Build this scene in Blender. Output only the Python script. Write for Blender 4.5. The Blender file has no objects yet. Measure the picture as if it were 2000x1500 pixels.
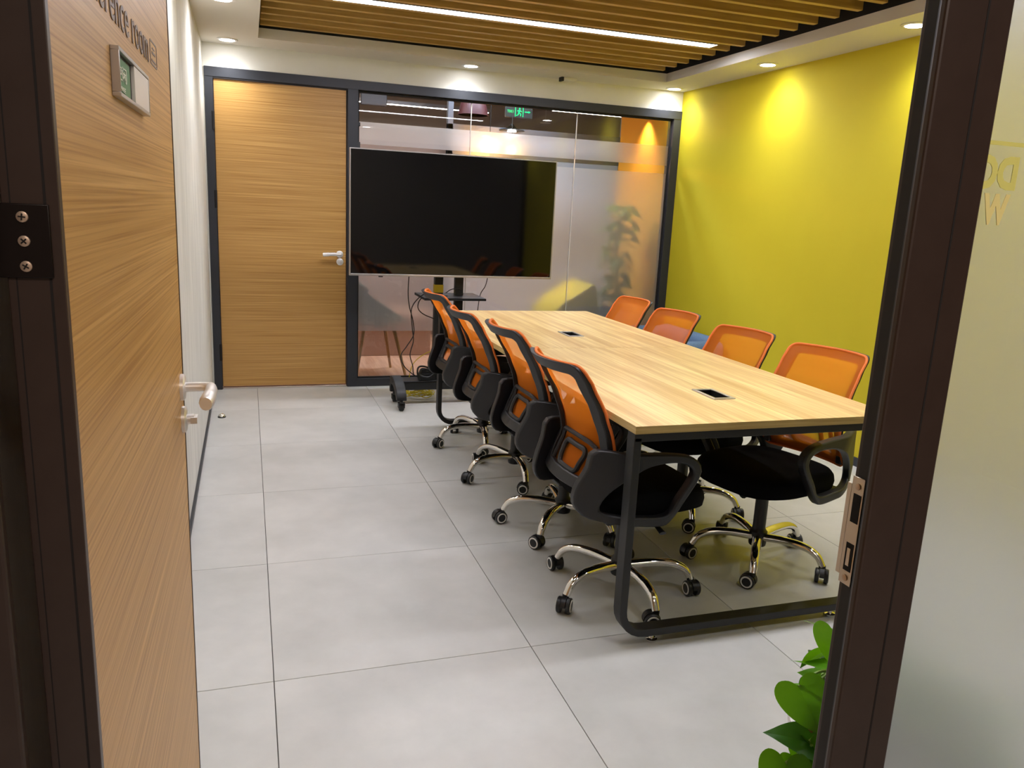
import bpy, math, random
from mathutils import Vector, Matrix
C = bpy.context.scene.collection
PI = math.pi
random.seed(7)

# ------------------------------------------------------------------ camera, world, exposure
CAM = Vector((-0.0427, -2.1622, 1.3803)); YAW, PITCH, ROLL, FPX = 0.3275, 0.2168, 0.0482, 1538.3
fwd = Vector((math.sin(YAW)*math.cos(PITCH), math.cos(YAW)*math.cos(PITCH), -math.sin(PITCH)))
r0 = Vector((math.cos(YAW), -math.sin(YAW), 0)); u0 = r0.cross(fwd)
rgt = r0*math.cos(ROLL) + u0*math.sin(ROLL); up = -r0*math.sin(ROLL) + u0*math.cos(ROLL)
cd = bpy.data.cameras.new('camera'); cam = bpy.data.objects.new('camera', cd); C.objects.link(cam)
cam.matrix_world = Matrix(((rgt.x, up.x, -fwd.x, CAM.x), (rgt.y, up.y, -fwd.y, CAM.y), (rgt.z, up.z, -fwd.z, CAM.z), (0, 0, 0, 1)))
cd.sensor_fit = 'HORIZONTAL'; cd.sensor_width = 36.0; cd.lens = FPX/2000*36.0; cd.clip_start = 0.02
bpy.context.scene.camera = cam
w = bpy.data.worlds.new('world'); bpy.context.scene.world = w; w.use_nodes = True
w.node_tree.nodes['Background'].inputs[0].default_value = (0.8, 0.85, 1, 1)
w.node_tree.nodes['Background'].inputs[1].default_value = 0.05
vs = bpy.context.scene.view_settings
vs.view_transform = 'Standard'; vs.look = 'None'; vs.gamma = 1; vs.exposure = 1.8; vs.use_curve_mapping = False
STRIP, SPOT, DISC = 18.0, 5.6, 12.0        # recessed strip radiance, downlight watts, downlight lens radiance
cy = bpy.context.scene.cycles
cy.max_bounces = 10; cy.transparent_max_bounces = 24; cy.transmission_bounces = 10; cy.diffuse_bounces = 5
cy.sample_clamp_indirect = 6; cy.caustics_reflective = False; cy.caustics_refractive = False

# ------------------------------------------------------------------ materials
def lin(c):
    return tuple(((v/255)/12.92 if v/255 <= 0.04045 else (((v/255)+0.055)/1.055)**2.4) for v in c) + (1,)
def mat(name, rgb, rough=0.5, metal=0, spec=0.5, emit=None, estr=0):
    m = bpy.data.materials.new(name); m.use_nodes = True
    b = m.node_tree.nodes['Principled BSDF']
    b.inputs['Base Color'].default_value = lin(rgb); b.inputs['Roughness'].default_value = rough
    b.inputs['Metallic'].default_value = metal; b.inputs['Specular IOR Level'].default_value = spec
    if emit: b.inputs['Emission Color'].default_value = lin(emit); b.inputs['Emission Strength'].default_value = estr
    return m
def N(m, t, **k):
    n = m.node_tree.nodes.new(t)
    for a, v in k.items(): setattr(n, a, v)
    return n
def L(m, a, b): m.node_tree.links.new(a, b)
def noisy(name, c1, c2, scale=(1, 1, 1), ns=5, detail=6, rough=0.5, lo=0.35, hi=0.65, bump=0, coord='Object', rnd=False, spec=0.5, third=None, c3=None):
    """two-colour procedural noise, optionally stretched (grain) with a second finer layer"""
    m = mat(name, c1, rough, spec=spec); b = m.node_tree.nodes['Principled BSDF']
    tc = N(m, 'ShaderNodeTexCoord'); mp = N(m, 'ShaderNodeMapping'); mp.inputs['Scale'].default_value = scale
    L(m, tc.outputs[coord], mp.inputs['Vector'])
    nz = N(m, 'ShaderNodeTexNoise'); nz.inputs['Scale'].default_value = ns; nz.inputs['Detail'].default_value = detail; nz.inputs['Roughness'].default_value = 0.6
    vec = mp.outputs['Vector']
    if rnd:
        oi = N(m, 'ShaderNodeObjectInfo'); ml = N(m, 'ShaderNodeMath', operation='MULTIPLY'); ml.inputs[1].default_value = 37
        L(m, oi.outputs['Random'], ml.inputs[0]); ad = N(m, 'ShaderNodeVectorMath', operation='ADD')
        L(m, vec, ad.inputs[0]); L(m, ml.outputs[0], ad.inputs[1]); vec = ad.outputs[0]
    L(m, vec, nz.inputs['Vector'])
    cr = N(m, 'ShaderNodeValToRGB'); cr.color_ramp.elements[0].position = lo; cr.color_ramp.elements[1].position = hi
    cr.color_ramp.elements[0].color = lin(c1); cr.color_ramp.elements[1].color = lin(c2)
    L(m, nz.outputs['Fac'], cr.inputs['Fac']); col = cr.outputs['Color']
    if third:
        mp2 = N(m, 'ShaderNodeMapping'); mp2.inputs['Scale'].default_value = third
        L(m, tc.outputs[coord], mp2.inputs['Vector'])
        n2 = N(m, 'ShaderNodeTexNoise'); n2.inputs['Scale'].default_value = 5; n2.inputs['Detail'].default_value = 4
        L(m, mp2.outputs['Vector'], n2.inputs['Vector'])
        c2r = N(m, 'ShaderNodeValToRGB'); c2r.color_ramp.elements[0].position = 0.45; c2r.color_ramp.elements[1].position = 0.7
        c2r.color_ramp.elements[0].color = (0, 0, 0, 1); c2r.color_ramp.elements[1].color = (1, 1, 1, 1)
        L(m, n2.outputs['Fac'], c2r.inputs['Fac'])
        mx = N(m, 'ShaderNodeMix', data_type='RGBA'); L(m, c2r.outputs['Color'], mx.inputs[0]); L(m, col, mx.inputs[6]); mx.inputs[7].default_value = lin(c3); col = mx.outputs[2]
    L(m, col, b.inputs['Base Color'])
    if bump:
        bp = N(m, 'ShaderNodeBump'); bp.inputs['Strength'].default_value = bump; bp.inputs['Distance'].default_value = 0.002
        L(m, nz.outputs['Fac'], bp.inputs['Height']); L(m, bp.outputs['Normal'], b.inputs['Normal'])
    return m
M = {}
M['white_wall'] = noisy('white_paint', (226, 224, 215), (232, 230, 222), ns=3, rough=0.8, bump=0.1)
M['left_wall'] = noisy('brushed_plaster', (206, 203, 194), (222, 219, 210), scale=(4, 4, 0.8), ns=3, rough=0.85, bump=0.3)
M['ceiling'] = mat('ceiling_paint', (218, 214, 204), 0.85)
M['yellow'] = noisy('yellow_paint', (203, 186, 24), (207, 190, 28), ns=2, rough=0.75, bump=0.05)
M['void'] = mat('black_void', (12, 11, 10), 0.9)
M['tile'] = noisy('grey_stone_tile', (186, 186, 182), (205, 204, 200), ns=3.2, detail=9, rough=0.36, lo=0.3, hi=0.7, rnd=True, spec=0.45)
M['grout'] = mat('dark_grout', (88, 85, 80), 0.9)
M['door_wood'] = noisy('oak_laminate', (172, 126, 60), (212, 168, 102), scale=(0.16, 1, 22), ns=5, detail=9, rough=0.42, lo=0.27, hi=0.73, third=(0.3, 1, 56), c3=(156, 110, 50), bump=0.15)
M['table_wood'] = noisy('pale_ash_laminate', (200, 160, 100), (240, 214, 152), scale=(6, 0.28, 1), ns=3.2, detail=8, rough=0.33, lo=0.36, hi=0.60, third=(20, 0.4, 1), c3=(204, 166, 106), rnd=True)
M['table_edge'] = noisy('ash_edge_band', (176, 146, 84), (206, 178, 116), scale=(1, 0.6, 30), ns=4, rough=0.45)
M['slat'] = noisy('oak_slat', (172, 136, 70), (198, 162, 92), scale=(0.6, 6, 10), ns=4, rough=0.55, rnd=True)
M['graphite'] = mat('graphite_aluminium', (52, 54, 60), 0.42, metal=0.3)
M['brown'] = noisy('dark_brown_aluminium', (52, 38, 32), (56, 42, 36), ns=30, rough=0.4)
M['groove'] = mat('groove_black', (20, 14, 12), 0.8)
M['rubber'] = mat('black_rubber', (16, 16, 15), 0.6)
M['hinge'] = mat('dark_bronze_hinge', (24, 15, 13), 0.38, metal=0.4)
M['steel'] = mat('brushed_steel', (200, 190, 178), 0.28, metal=1)
M['satin'] = mat('satin_nickel', (232, 228, 224), 0.34, metal=0.55)
M['screw'] = mat('zinc_screw', (196, 172, 150), 0.4, metal=0.6)
M['chrome'] = mat('chrome', (235, 232, 226), 0.07, metal=1)
M['plastic'] = mat('charcoal_plastic', (30, 30, 32), 0.45)
M['black_plastic'] = mat('black_plastic', (18, 18, 19), 0.4)
M['fabric'] = noisy('black_seat_mesh', (8, 8, 9), (14, 14, 15), ns=300, rough=0.95, spec=0.1)
M['white_plastic'] = mat('white_plastic', (225, 222, 216), 0.4)
M['piping'] = mat('orange_piping', (226, 118, 46), 0.7)
M['black_steel'] = mat('black_powder_coat', (22, 22, 23), 0.5)
M['tv_black'] = mat('gloss_screen', (5, 5, 6), 0.05, spec=0.55)
M['silver'] = mat('silver_bezel', (190, 188, 188), 0.3, metal=0.9)
M['tape'] = mat('yellow_tape', (200, 170, 20), 0.6)
M['yellow_cable'] = mat('yellow_cable', (205, 185, 30), 0.5)
M['blue_fabric'] = noisy('slate_blue_fabric', (84, 108, 138), (96, 122, 152), ns=120, rough=0.9)
M['green_card'] = mat('green_card', (62, 118, 62), 0.5)
M['letter'] = mat('grey_lettering', (128, 112, 104), 0.5)
M['white_print'] = mat('white_print', (225, 228, 210), 0.5)
def leafy(name, c1, c2, tl):
    m = noisy(name, c1, c2, ns=8, rough=0.38); nt = m.node_tree; b = nt.nodes['Principled BSDF']
    t = N(m, 'ShaderNodeBsdfTranslucent'); t.inputs[0].default_value = lin(tl); x = N(m, 'ShaderNodeMixShader'); x.inputs[0].default_value = 0.4
    L(m, b.outputs[0], x.inputs[1]); L(m, t.outputs[0], x.inputs[2]); L(m, x.outputs[0], nt.nodes['Material Output'].inputs['Surface']); return m
M['leaf'] = leafy('pothos_leaf', (72, 134, 10), (108, 168, 24), (110, 170, 16))
M['leaf_dark'] = leafy('dark_leaf', (42, 92, 22), (66, 118, 34), (70, 120, 20))
M['vein'] = mat('leaf_stem', (140, 176, 70), 0.5)
M['brown_leaf'] = mat('withered_leaf', (160, 118, 62), 0.7)
M['pot'] = mat('white_planter', (222, 220, 214), 0.35)
M['soil'] = mat('soil', (40, 30, 22), 0.95)
M['office_ceiling'] = noisy('concrete_ceiling', (104, 94, 88), (122, 110, 102), ns=2, rough=0.9)
M['office_wall'] = mat('office_beige_wall', (182, 166, 152), 0.85)
M['office_low'] = mat('office_low_wall', (158, 138, 128), 0.85)
M['office_white'] = mat('office_white_wall', (206, 214, 226), 0.85)
M['office_floor'] = noisy('office_wood_floor', (178, 136, 108), (204, 164, 136), scale=(8, 0.5, 1), ns=3, rough=0.5)
M['steel_blue'] = mat('blue_grey_frame', (92, 98, 108), 0.5)
M['orange_wall'] = mat('mustard_wall', (196, 148, 42), 0.8)
M['red_shade'] = mat('dark_red_shade', (66, 24, 28), 0.5)
M['yellow_shell'] = mat('yellow_shell', (202, 182, 24), 0.45)
M['pale_shell'] = mat('pale_green_shell', (116, 134, 116), 0.45)
M['beech'] = mat('beech_leg', (176, 136, 92), 0.5)
M['sign_dark'] = mat('dark_sign', (34, 40, 40), 0.4)
def emis(name, rgb, s):
    m = bpy.data.materials.new(name); m.use_nodes = True; nt = m.node_tree
    nt.nodes.remove(nt.nodes['Principled BSDF']); e = N(m, 'ShaderNodeEmission')
    e.inputs['Color'].default_value = lin(rgb); e.inputs['Strength'].default_value = s
    L(m, e.outputs[0], nt.nodes['Material Output'].inputs['Surface']); return m
M['strip'] = emis('strip_diffuser', (246, 245, 255), STRIP)
M['disc'] = emis('downlight_lens', (250, 250, 255), DISC)
M['office_strip'] = emis('office_strip', (255, 240, 230), 14.0)
M['bulb'] = emis('warm_bulb', (255, 178, 96), 60.0)
M['warm_disc'] = emis('warm_lens', (255, 190, 110), 12.0)
M['exit_green'] = emis('exit_green', (30, 235, 120), 0.9)
M['corridor_strip'] = emis('corridor_panel', (255, 240, 228), 9.0)
M['fill_dim'] = emis('office_fill_panel_dim', (255, 240, 230), 8.0)  # glow of the added panel over the beige side of the office
M['panel'] = emis('office_fill_panel', (216, 232, 255), 15.0)  # cool glow of the added panel that lights the white office wall
def clear_glass():
    m = bpy.data.materials.new('clear_glass'); m.use_nodes = True; nt = m.node_tree
    nt.nodes.remove(nt.nodes['Principled BSDF'])
    t = N(m, 'ShaderNodeBsdfTransparent'); t.inputs[0].default_value = (0.97, 0.985, 0.98, 1)
    g = N(m, 'ShaderNodeBsdfGlossy'); g.inputs['Roughness'].default_value = 0.01
    f = N(m, 'ShaderNodeFresnel'); ge = N(m, 'ShaderNodeNewGeometry'); io = N(m, 'ShaderNodeMapRange')
    io.inputs['To Min'].default_value = 1.5; io.inputs['To Max'].default_value = 1/1.5      # thin pane: same reflectance from both faces
    L(m, ge.outputs['Backfacing'], io.inputs['Value']); L(m, io.outputs['Result'], f.inputs['IOR'])
    x = N(m, 'ShaderNodeMixShader'); L(m, f.outputs[0], x.inputs[0]); L(m, t.outputs[0], x.inputs[1]); L(m, g.outputs[0], x.inputs[2])
    L(m, x.outputs[0], nt.nodes['Material Output'].inputs['Surface']); return m
def frost(name, tint, rough, white):
    m = bpy.data.materials.new(name); m.use_nodes = True; nt = m.node_tree
    nt.nodes.remove(nt.nodes['Principled BSDF'])
    rf = N(m, 'ShaderNodeBsdfGlass'); rf.distribution = 'MULTI_GGX'; rf.inputs['Color'].default_value = tint; rf.inputs['Roughness'].default_value = rough; rf.inputs['IOR'].default_value = 1.12
    tl = N(m, 'ShaderNodeBsdfTranslucent'); tl.inputs[0].default_value = (0.95, 0.95, 0.95, 1)
    df = N(m, 'ShaderNodeBsdfDiffuse'); df.inputs[0].default_value = (0.8, 0.8, 0.8, 1)
    a = N(m, 'ShaderNodeMixShader'); a.inputs[0].default_value = 0.15; L(m, tl.outputs[0], a.inputs[1]); L(m, df.outputs[0], a.inputs[2])
    x = N(m, 'ShaderNodeMixShader'); x.inputs[0].default_value = white; L(m, rf.outputs[0], x.inputs[1]); L(m, a.outputs[0], x.inputs[2])
    L(m, x.outputs[0], nt.nodes['Material Output'].inputs['Surface']); return m
M['glass'] = clear_glass()
M['frost'] = frost('frosted_film', (1, 1, 1, 1), 0.42, 0.16)
M['frost_near'] = frost('frosted_film_entrance', (1, 1, 1, 1), 0.6, 0.27)
def mesh_cloth():
    m = bpy.data.materials.new('orange_mesh'); m.use_nodes = True; nt = m.node_tree
    b = nt.nodes['Principled BSDF']; b.inputs['Base Color'].default_value = lin((255, 136, 30)); b.inputs['Roughness'].default_value = 0.75
    b.inputs['Specular IOR Level'].default_value = 0.2
    t = N(m, 'ShaderNodeBsdfTransparent'); t.inputs[0].default_value = (1, 1, 1, 1)
    tl = N(m, 'ShaderNodeBsdfTranslucent'); tl.inputs[0].default_value = lin((255, 146, 28))
    a = N(m, 'ShaderNodeMixShader'); a.inputs[0].default_value = 0.35; L(m, b.outputs[0], a.inputs[1]); L(m, tl.outputs[0], a.inputs[2])
    x = N(m, 'ShaderNodeMixShader'); x.inputs[0].default_value = 0.36; L(m, a.outputs[0], x.inputs[1]); L(m, t.outputs[0], x.inputs[2])
    L(m, x.outputs[0], nt.nodes['Material Output'].inputs['Surface']); return m
M['mesh'] = mesh_cloth()

# ------------------------------------------------------------------ mesh builder
def catmull(P, n=8, closed=False):
    P = [Vector(p) for p in P]; out = []; k = len(P)
    for i in range(k if closed else k-1):
        a, b = P[i], P[(i+1) % k]
        p = P[(i-1) % k] if closed or i > 0 else a*2-b
        q = P[(i+2) % k] if closed or i+2 < k else b*2-a
        for j in range(n):
            t = j/n
            out.append(0.5*((2*a)+(b-p)*t+(2*p-5*a+4*b-q)*t*t+(3*a-p-3*b+q)*t**3))
    if not closed: out.append(P[-1])
    return out
class MB:
    def __init__(s): s.v = []; s.f = []
    def add(s, vs, fs):
        o = len(s.v); s.v += [tuple(v) for v in vs]; s.f += [tuple(i+o for i in f) for f in fs]; return s
    def box(s, x0, x1, y0, y1, z0, z1):
        return s.add([(x, y, z) for z in (z0, z1) for y in (y0, y1) for x in (x0, x1)],
                     [(0, 2, 3, 1), (4, 5, 7, 6), (0, 1, 5, 4), (2, 6, 7, 3), (0, 4, 6, 2), (1, 3, 7, 5)])
    def tube(s, path, rad, n=8, cap=True, flat=1.0):
        path = [Vector(p) for p in path]; k = len(path)
        if not hasattr(rad, '__len__'): rad = [rad]*k
        rings = []; ref = None
        for i, p in enumerate(path):
            t = (path[min(i+1, k-1)]-path[max(i-1, 0)]).normalized()
            if ref is None:
                ref = Vector((0, 0, 1)) if abs(t.z) < 0.9 else Vector((1, 0, 0))
            b = t.cross(ref).normalized(); nn = b.cross(t).normalized(); ref = nn
            rings.append([p + b*math.cos(2*PI*j/n)*rad[i] + nn*math.sin(2*PI*j/n)*rad[i]*flat for j in range(n)])
        vs = [v for r in rings for v in r]; fs = []
        for i in range(k-1):
            for j in range(n): fs.append((i*n+j, i*n+(j+1) % n, (i+1)*n+(j+1) % n, (i+1)*n+j))
        if cap: fs += [tuple(range(n-1, -1, -1)), tuple((k-1)*n+j for j in range(n))]
        return s.add(vs, fs)
    def cyl(s, p0, p1, r0, r1=None, n=16):
        return s.tube([p0, p1], [r0, r0 if r1 is None else r1], n)
    def lathe(s, prof, c=(0, 0, 0), n=24, axis='z'):
        vs = []
        for r, h in prof:
            for j in range(n):
                a = 2*PI*j/n; q = (r*math.cos(a), r*math.sin(a), h)
                if axis == 'y': q = (q[0], q[2], q[1])
                if axis == 'x': q = (q[2], q[0], q[1])
                vs.append((q[0]+c[0], q[1]+c[1], q[2]+c[2]))
        k = len(prof); fs = [(i*n+j, i*n+(j+1) % n, (i+1)*n+(j+1) % n, (i+1)*n+j) for i in range(k-1) for j in range(n)]
        fs += [tuple(range(n-1, -1, -1)), tuple((k-1)*n+j for j in range(n))]
        return s.add(vs, fs)
    def ring(s, outer, inner, d):
        """solid between two equal-count closed 3-D loops, thickened by vector d"""
        n = len(outer); d = Vector(d); o = [Vector(p) for p in outer]; i_ = [Vector(p) for p in inner]
        vs = o+i_+[p+d for p in o]+[p+d for p in i_]; fs = []
        for j in range(n):
            k = (j+1) % n
            fs += [(j, k, n+k, n+j), (2*n+j, 3*n+j, 3*n+k, 2*n+k), (j, 2*n+j, 2*n+k, k), (n+j, n+k, 3*n+k, 3*n+j)]
        return s.add(vs, fs)
    def prism(s, loop, d):
        n = len(loop); d = Vector(d); l = [Vector(p) for p in loop]
        return s.add(l+[p+d for p in l], [tuple(range(n-1, -1, -1)), tuple(range(n, 2*n))]+[(j, (j+1) % n, n+(j+1) % n, n+j) for j in range(n)])
    def grid(s, rows, closed=False):
        n = len(rows[0]); k = len(rows)
        return s.add([p for r in rows for p in r], [(i*n+j, i*n+(j+1) % n, (i+1)*n+(j+1) % n, (i+1)*n+j) for i in range(k-1) for j in range(n if closed else n-1)])
def build(name, mb, m, parent=None, bevel=0, smooth=True, label=None, solid=0, loc=None, seg=2):
    me = bpy.data.meshes.new(name); me.from_pydata(mb.v, [], mb.f); me.update()
    import bmesh
    bm = bmesh.new(); bm.from_mesh(me); bmesh.ops.recalc_face_normals(bm, faces=bm.faces); bm.to_mesh(me); bm.free()
    me.materials.append(M[m] if isinstance(m, str) else m)
    if smooth:
        me.shade_smooth(); me.set_sharp_from_angle(angle=math.radians(38))
    o = bpy.data.objects.new(name, me); C.objects.link(o)
    if parent: o.parent = parent
    if loc: o.location = loc
    if solid:
        md = o.modifiers.new('solid', 'SOLIDIFY'); md.thickness = solid; md.offset = 0
    if bevel:
        md = o.modifiers.new('bevel', 'BEVEL'); md.width = bevel; md.segments = seg; md.limit_method = 'ANGLE'; md.angle_limit = math.radians(40)
    if label: o['label'] = label
    return o
def B(name, m, parent, x0, x1, y0, y1, z0, z1, bevel=0.0015, label=None):
    return build(name, MB().box(x0, x1, y0, y1, z0, z1), m, parent, bevel, False, label)
def thing(name, label, cat, loc=(0, 0, 0), rz=0, group=None):
    o = bpy.data.objects.new(name, None); C.objects.link(o); o.location = loc; o.rotation_euler = (0, 0, rz)
    o.empty_display_size = 0.1; o['label'] = label; o['category'] = cat
    if group: o['group'] = group
    return o
def tag(o, label, cat, group=None):
    o['label'] = label; o['category'] = cat
    if group: o['group'] = group
    return o
def structure(o): o['kind'] = 'structure'; return o
def shell(name): return structure_empty(name)
def structure_empty(name, loc=(0, 0, 0), rz=0):
    o = bpy.data.objects.new(name, None); C.objects.link(o); o.location = loc; o.rotation_euler = (0, 0, rz); o['kind'] = 'structure'; return o
def dup(root, loc, rz, label):
    r = root.copy(); C.objects.link(r); r.location = loc; r.rotation_euler = (0, 0, rz); r['label'] = label
    for ch in root.children:
        c = ch.copy(); C.objects.link(c); c.parent = r
        for g in ch.children:
            d = g.copy(); C.objects.link(d); d.parent = c
    return r
def text(name, body, m, parent, height, width=None, mirror=False, depth=0.0008, shear=0, bold=0):
    """flat lettering as a mesh lying in its local x/z plane, facing -y, origin lower left"""
    cu = bpy.data.curves.new(name, 'FONT'); cu.body = body; cu.size = 1; cu.extrude = 0.5; cu.shear = shear; cu.offset = bold; cu.resolution_u = 3
    t = bpy.data.objects.new(name+'_curve', cu); C.objects.link(t)
    bpy.context.view_layer.update()
    me = bpy.data.meshes.new_from_object(t.evaluated_get(bpy.context.evaluated_depsgraph_get()))
    bpy.data.objects.remove(t); bpy.data.curves.remove(cu)
    xs = [v.co.x for v in me.vertices]; ys = [v.co.y for v in me.vertices]
    x0, x1, y0, y1 = min(xs), max(xs), min(ys), max(ys)
    sz = height/(y1-y0); sx = width/(x1-x0) if width else sz
    for v in me.vertices:
        x, y, z = v.co; X = (x-x0)*sx
        if mirror: X = (x1-x0)*sx-X
        v.co = (X, -(z+0.5)*depth, (y-y0)*sz)
    me.name = name; me.materials.clear(); me.materials.append(M[m]); me.update()
    o = bpy.data.objects.new(name, me); C.objects.link(o)
    if parent: o.parent = parent
    return o

# ------------------------------------------------------------------ room shell
XL, XR, YB, YF, ZC = -0.306, 3.342, 3.832, -1.39, 2.38
RX0, RX1, RY0, RY1 = 0.05, 2.99, -1.05, 3.486          # the recess in the ceiling
fl = structure(B('floor', 'grout', None, XL-0.1, XR+0.1, YF-0.06, YB+0.03, -0.06, -0.004, 0))
T = 0.8; tm = None
for i in range(-1, 5):
    for j in range(-2, 5):
        x0, x1 = max(i*T, XL), min((i+1)*T, XR); y0, y1 = max(j*T, YF-0.05), min((j+1)*T, YB+0.02)
        if x1-x0 < 0.02 or y1-y0 < 0.02: continue
        if x1-x0 > T-0.01 and y1-y0 > T-0.01:
            if tm is None:
                o = build('tile', MB().box(0.0012, T-0.0012, 0.0012, T-0.0012, -0.012, 0), 'tile', fl, 0.001, False); tm = o
            else:
                o = tm.copy(); C.objects.link(o)
            o.location = (x0, y0, 0)
        else:
            build('tile', MB().box(0.0012, x1-x0-0.0012, 0.0012, y1-y0-0.0012, -0.012, 0), 'tile', fl, 0.001, False, loc=(x0, y0, 0))
structure(B('wall_left', 'left_wall', None, XL-0.1, XL, YF, YB+0.05, 0, 2.8, 0))
structure(B('wall_right', 'yellow', None, XR, XR+0.1, YF-0.05, YB+0.05, 0, 2.8, 0))
structure(B('wall_back', 'white_wall', None, XL, XR, YB, YB+0.1, 2.229, 2.8, 0))
structure(B('wall_front', 'white_wall', None, XL, XR, YF-0.09, YF, 2.229, 2.8, 0))
structure(B('baseboard_left', 'graphite', None, XL, XL+0.012, YF+0.9, YB-0.002, 0, 0.022, 0.001))
structure(B('baseboard_right', 'graphite', None, XR-0.012, XR, YF+0.02, YB-0.06, 0, 0.052, 0.001))
# soffit ring, its inner faces, the black void above, and the oak slats
ce = structure_empty('ceiling')
build('soffit', MB().box(XL, RX0, YF, YB, ZC, ZC+0.062).box(RX1, XR, YF, YB, ZC, ZC+0.062).box(RX0, RX1, RY1, YB, ZC, ZC+0.062).box(RX0, RX1, YF, RY0, ZC, ZC+0.062), 'ceiling', ce, 0, False)
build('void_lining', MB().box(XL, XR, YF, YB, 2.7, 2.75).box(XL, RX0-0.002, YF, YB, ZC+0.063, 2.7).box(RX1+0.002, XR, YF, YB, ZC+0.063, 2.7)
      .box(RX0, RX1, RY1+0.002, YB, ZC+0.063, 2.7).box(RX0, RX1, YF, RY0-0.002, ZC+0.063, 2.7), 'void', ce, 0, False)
SP, S0, SW, SZ = 0.169, 3.42, 0.036, 2.448
sl0 = None; k = 0
lights_y = (2.5005, -0.034)
while S0-k*SP > RY0+0.03:
    y = S0-k*SP
    if sl0 is None: sl0 = o = build('slat', MB().box(RX0+0.012, RX1-0.06, -SW/2, SW/2, 0, 0.11), 'slat', ce, 0.0015, False)
    else: o = sl0.copy(); C.objects.link(o)
    o.location = (0, y, SZ); k += 1

# ------------------------------------------------------------------ ceiling lights
def strip(y, label):
    t = thing('linear_light', label, 'ceiling light', (0.33, y, SZ), 0, 'recessed strip lights between the slats')
    for a in (0, 1.222):
        build('diffuser', MB().box(a+0.003, a+1.219, -0.045, 0.045, 0.004, 0.012), 'strip', t, 0, False)
    build('housing', MB().box(0, 2.444, -0.050, -0.0455, 0, 0.06).box(0, 2.444, 0.0455, 0.050, 0, 0.06).box(0, 2.444, -0.05, 0.05, 0.014, 0.06).box(1.2195, 1.2245, -0.045, 0.045, 0.002, 0.013).box(-0.004, 0.002, -0.05, 0.05, 0, 0.06).box(2.442, 2.448, -0.05, 0.05, 0, 0.06), 'silver', t, 0, False)
    return t
strip(lights_y[0], 'long white strip light set between the oak ceiling slats')
strip(lights_y[1], 'strip light between the slats nearest the entrance, above the frame')
def downlight(x, y, label, lamp=True):
    t = thing('downlight', label, 'ceiling light', (x, y, ZC), 0, 'round downlights around the soffit')
    build('trim_ring', MB().lathe([(0.055, 0.001), (0.066, 0.001), (0.068, -0.003), (0.06, -0.007), (0.054, -0.006)], n=28), 'white_plastic', t)
    build('lens', MB().lathe([(0.053, 0.0), (0.053, -0.005), (0.04, -0.0075), (0.001, -0.008)], n=28), 'disc', t)
    ld = bpy.data.lights.new('downlight_lamp', 'SPOT'); ld.energy = SPOT; ld.spot_size = math.radians(150); ld.spot_blend = 1.0; ld.shadow_soft_size = 0.055
    ld.color = (0.95, 0.97, 1.0); lo = bpy.data.objects.new('lamp', ld); C.objects.link(lo); lo.parent = t; lo.location = (0, 0, -0.03)
    return t
for x, y, lb in [(-0.14, 3.652, 'round downlight in the soffit corner above the closed wooden door'), (-0.14, 2.51, 'round downlight over the left wall, cut by the top edge of the photo'),
                 (1.508, 3.66, 'round downlight in the far soffit above the television'), (3.19, 3.71, 'round downlight in the far corner beside the yellow wall'),
                 (3.18, 2.49, 'middle one of the downlights along the yellow wall'), (3.15, 1.244, 'downlight along the yellow wall half hidden by the dark door jamb')]:
    downlight(x, y, lb)
for x, y, lb in [(-0.14, 1.26, 'downlight over the left wall beside the open door'), (3.15, 0.0, 'downlight over the yellow wall behind the door jamb'),
                 (3.15, -1.2, 'downlight in the near corner of the yellow wall'), (1.5, -1.22, 'downlight above the entrance glass')]:
    downlight(x, y, lb)
t = thing('ceiling_sensor', 'small white box with a dark end under the far soffit', 'sensor', (2.28, 3.735, ZC), 0.04)
build('cover', MB().box(-0.035, 0.075, -0.03, 0.03, -0.026, 0), 'white_plastic', t, 0.006)
build('opening', MB().box(-0.052, -0.033, -0.028, 0.028, -0.03, 0), 'rubber', t, 0.002, label='dark open end')

# ------------------------------------------------------------------ back partition: frame, door, glass
FY0, FY1 = YB-0.012, YB+0.085
tr = structure_empty('trim_1')
B('stile', 'graphite', tr, XL+0.010, -0.243, FY0, FY1, 0, 2.229); B('stile', 'graphite', tr, 0.656, 0.731, FY0, FY1, 0, 2.229); B('stile', 'graphite', tr, 3.272, XR-0.001, FY0, FY1, 0, 2.229)
B('header', 'graphite', tr, XL+0.010, XR-0.001, FY0-0.003, FY1, 2.166, 2.229)
B('sill', 'graphite', tr, 0.731, 3.272, FY0, FY1, 0, 0.06)
build('bead', MB().box(0.731, 3.272, YB+0.018, YB+0.03, 2.15, 2.166).box(0.731, 3.272, YB+0.018, YB+0.03, 0.06, 0.07).box(0.731, 0.741, YB+0.018, YB+0.03, 0.07, 2.15).box(3.262, 3.272, YB+0.018, YB+0.03, 0.07, 2.15)
      .box(-0.243, 0.656, FY0+0.001, FY0+0.004, 2.156, 2.166), 'groove', tr, 0, False)
B('bracket', 'graphite', tr, 0.731, 0.745, FY0, YB+0.02, 1.92, 1.945); B('bracket', 'graphite', tr, 0.731, 0.745, FY0, YB+0.02, 1.765, 1.81)
B('filler', 'white_wall', tr, XL, XL+0.010, YB-0.004, FY1, 0, 2.229)
d1 = structure_empty('door_1', (-0.238, YB+0.002, 0))
build('leaf', MB().box(0, 0.884, 0, 0.045, 0.022, 2.155), 'door_wood', d1, 0.0015, False)
build('edge_trim', MB().box(-0.003, 0, -0.001, 0.045, 0.022, 2.155).box(0.884, 0.888, -0.001, 0.045, 0.022, 2.155), 'groove', d1, 0, False)
B('threshold', 'steel', d1, 0, 0.89, 0.0, 0.08, 0, 0.012)
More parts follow.
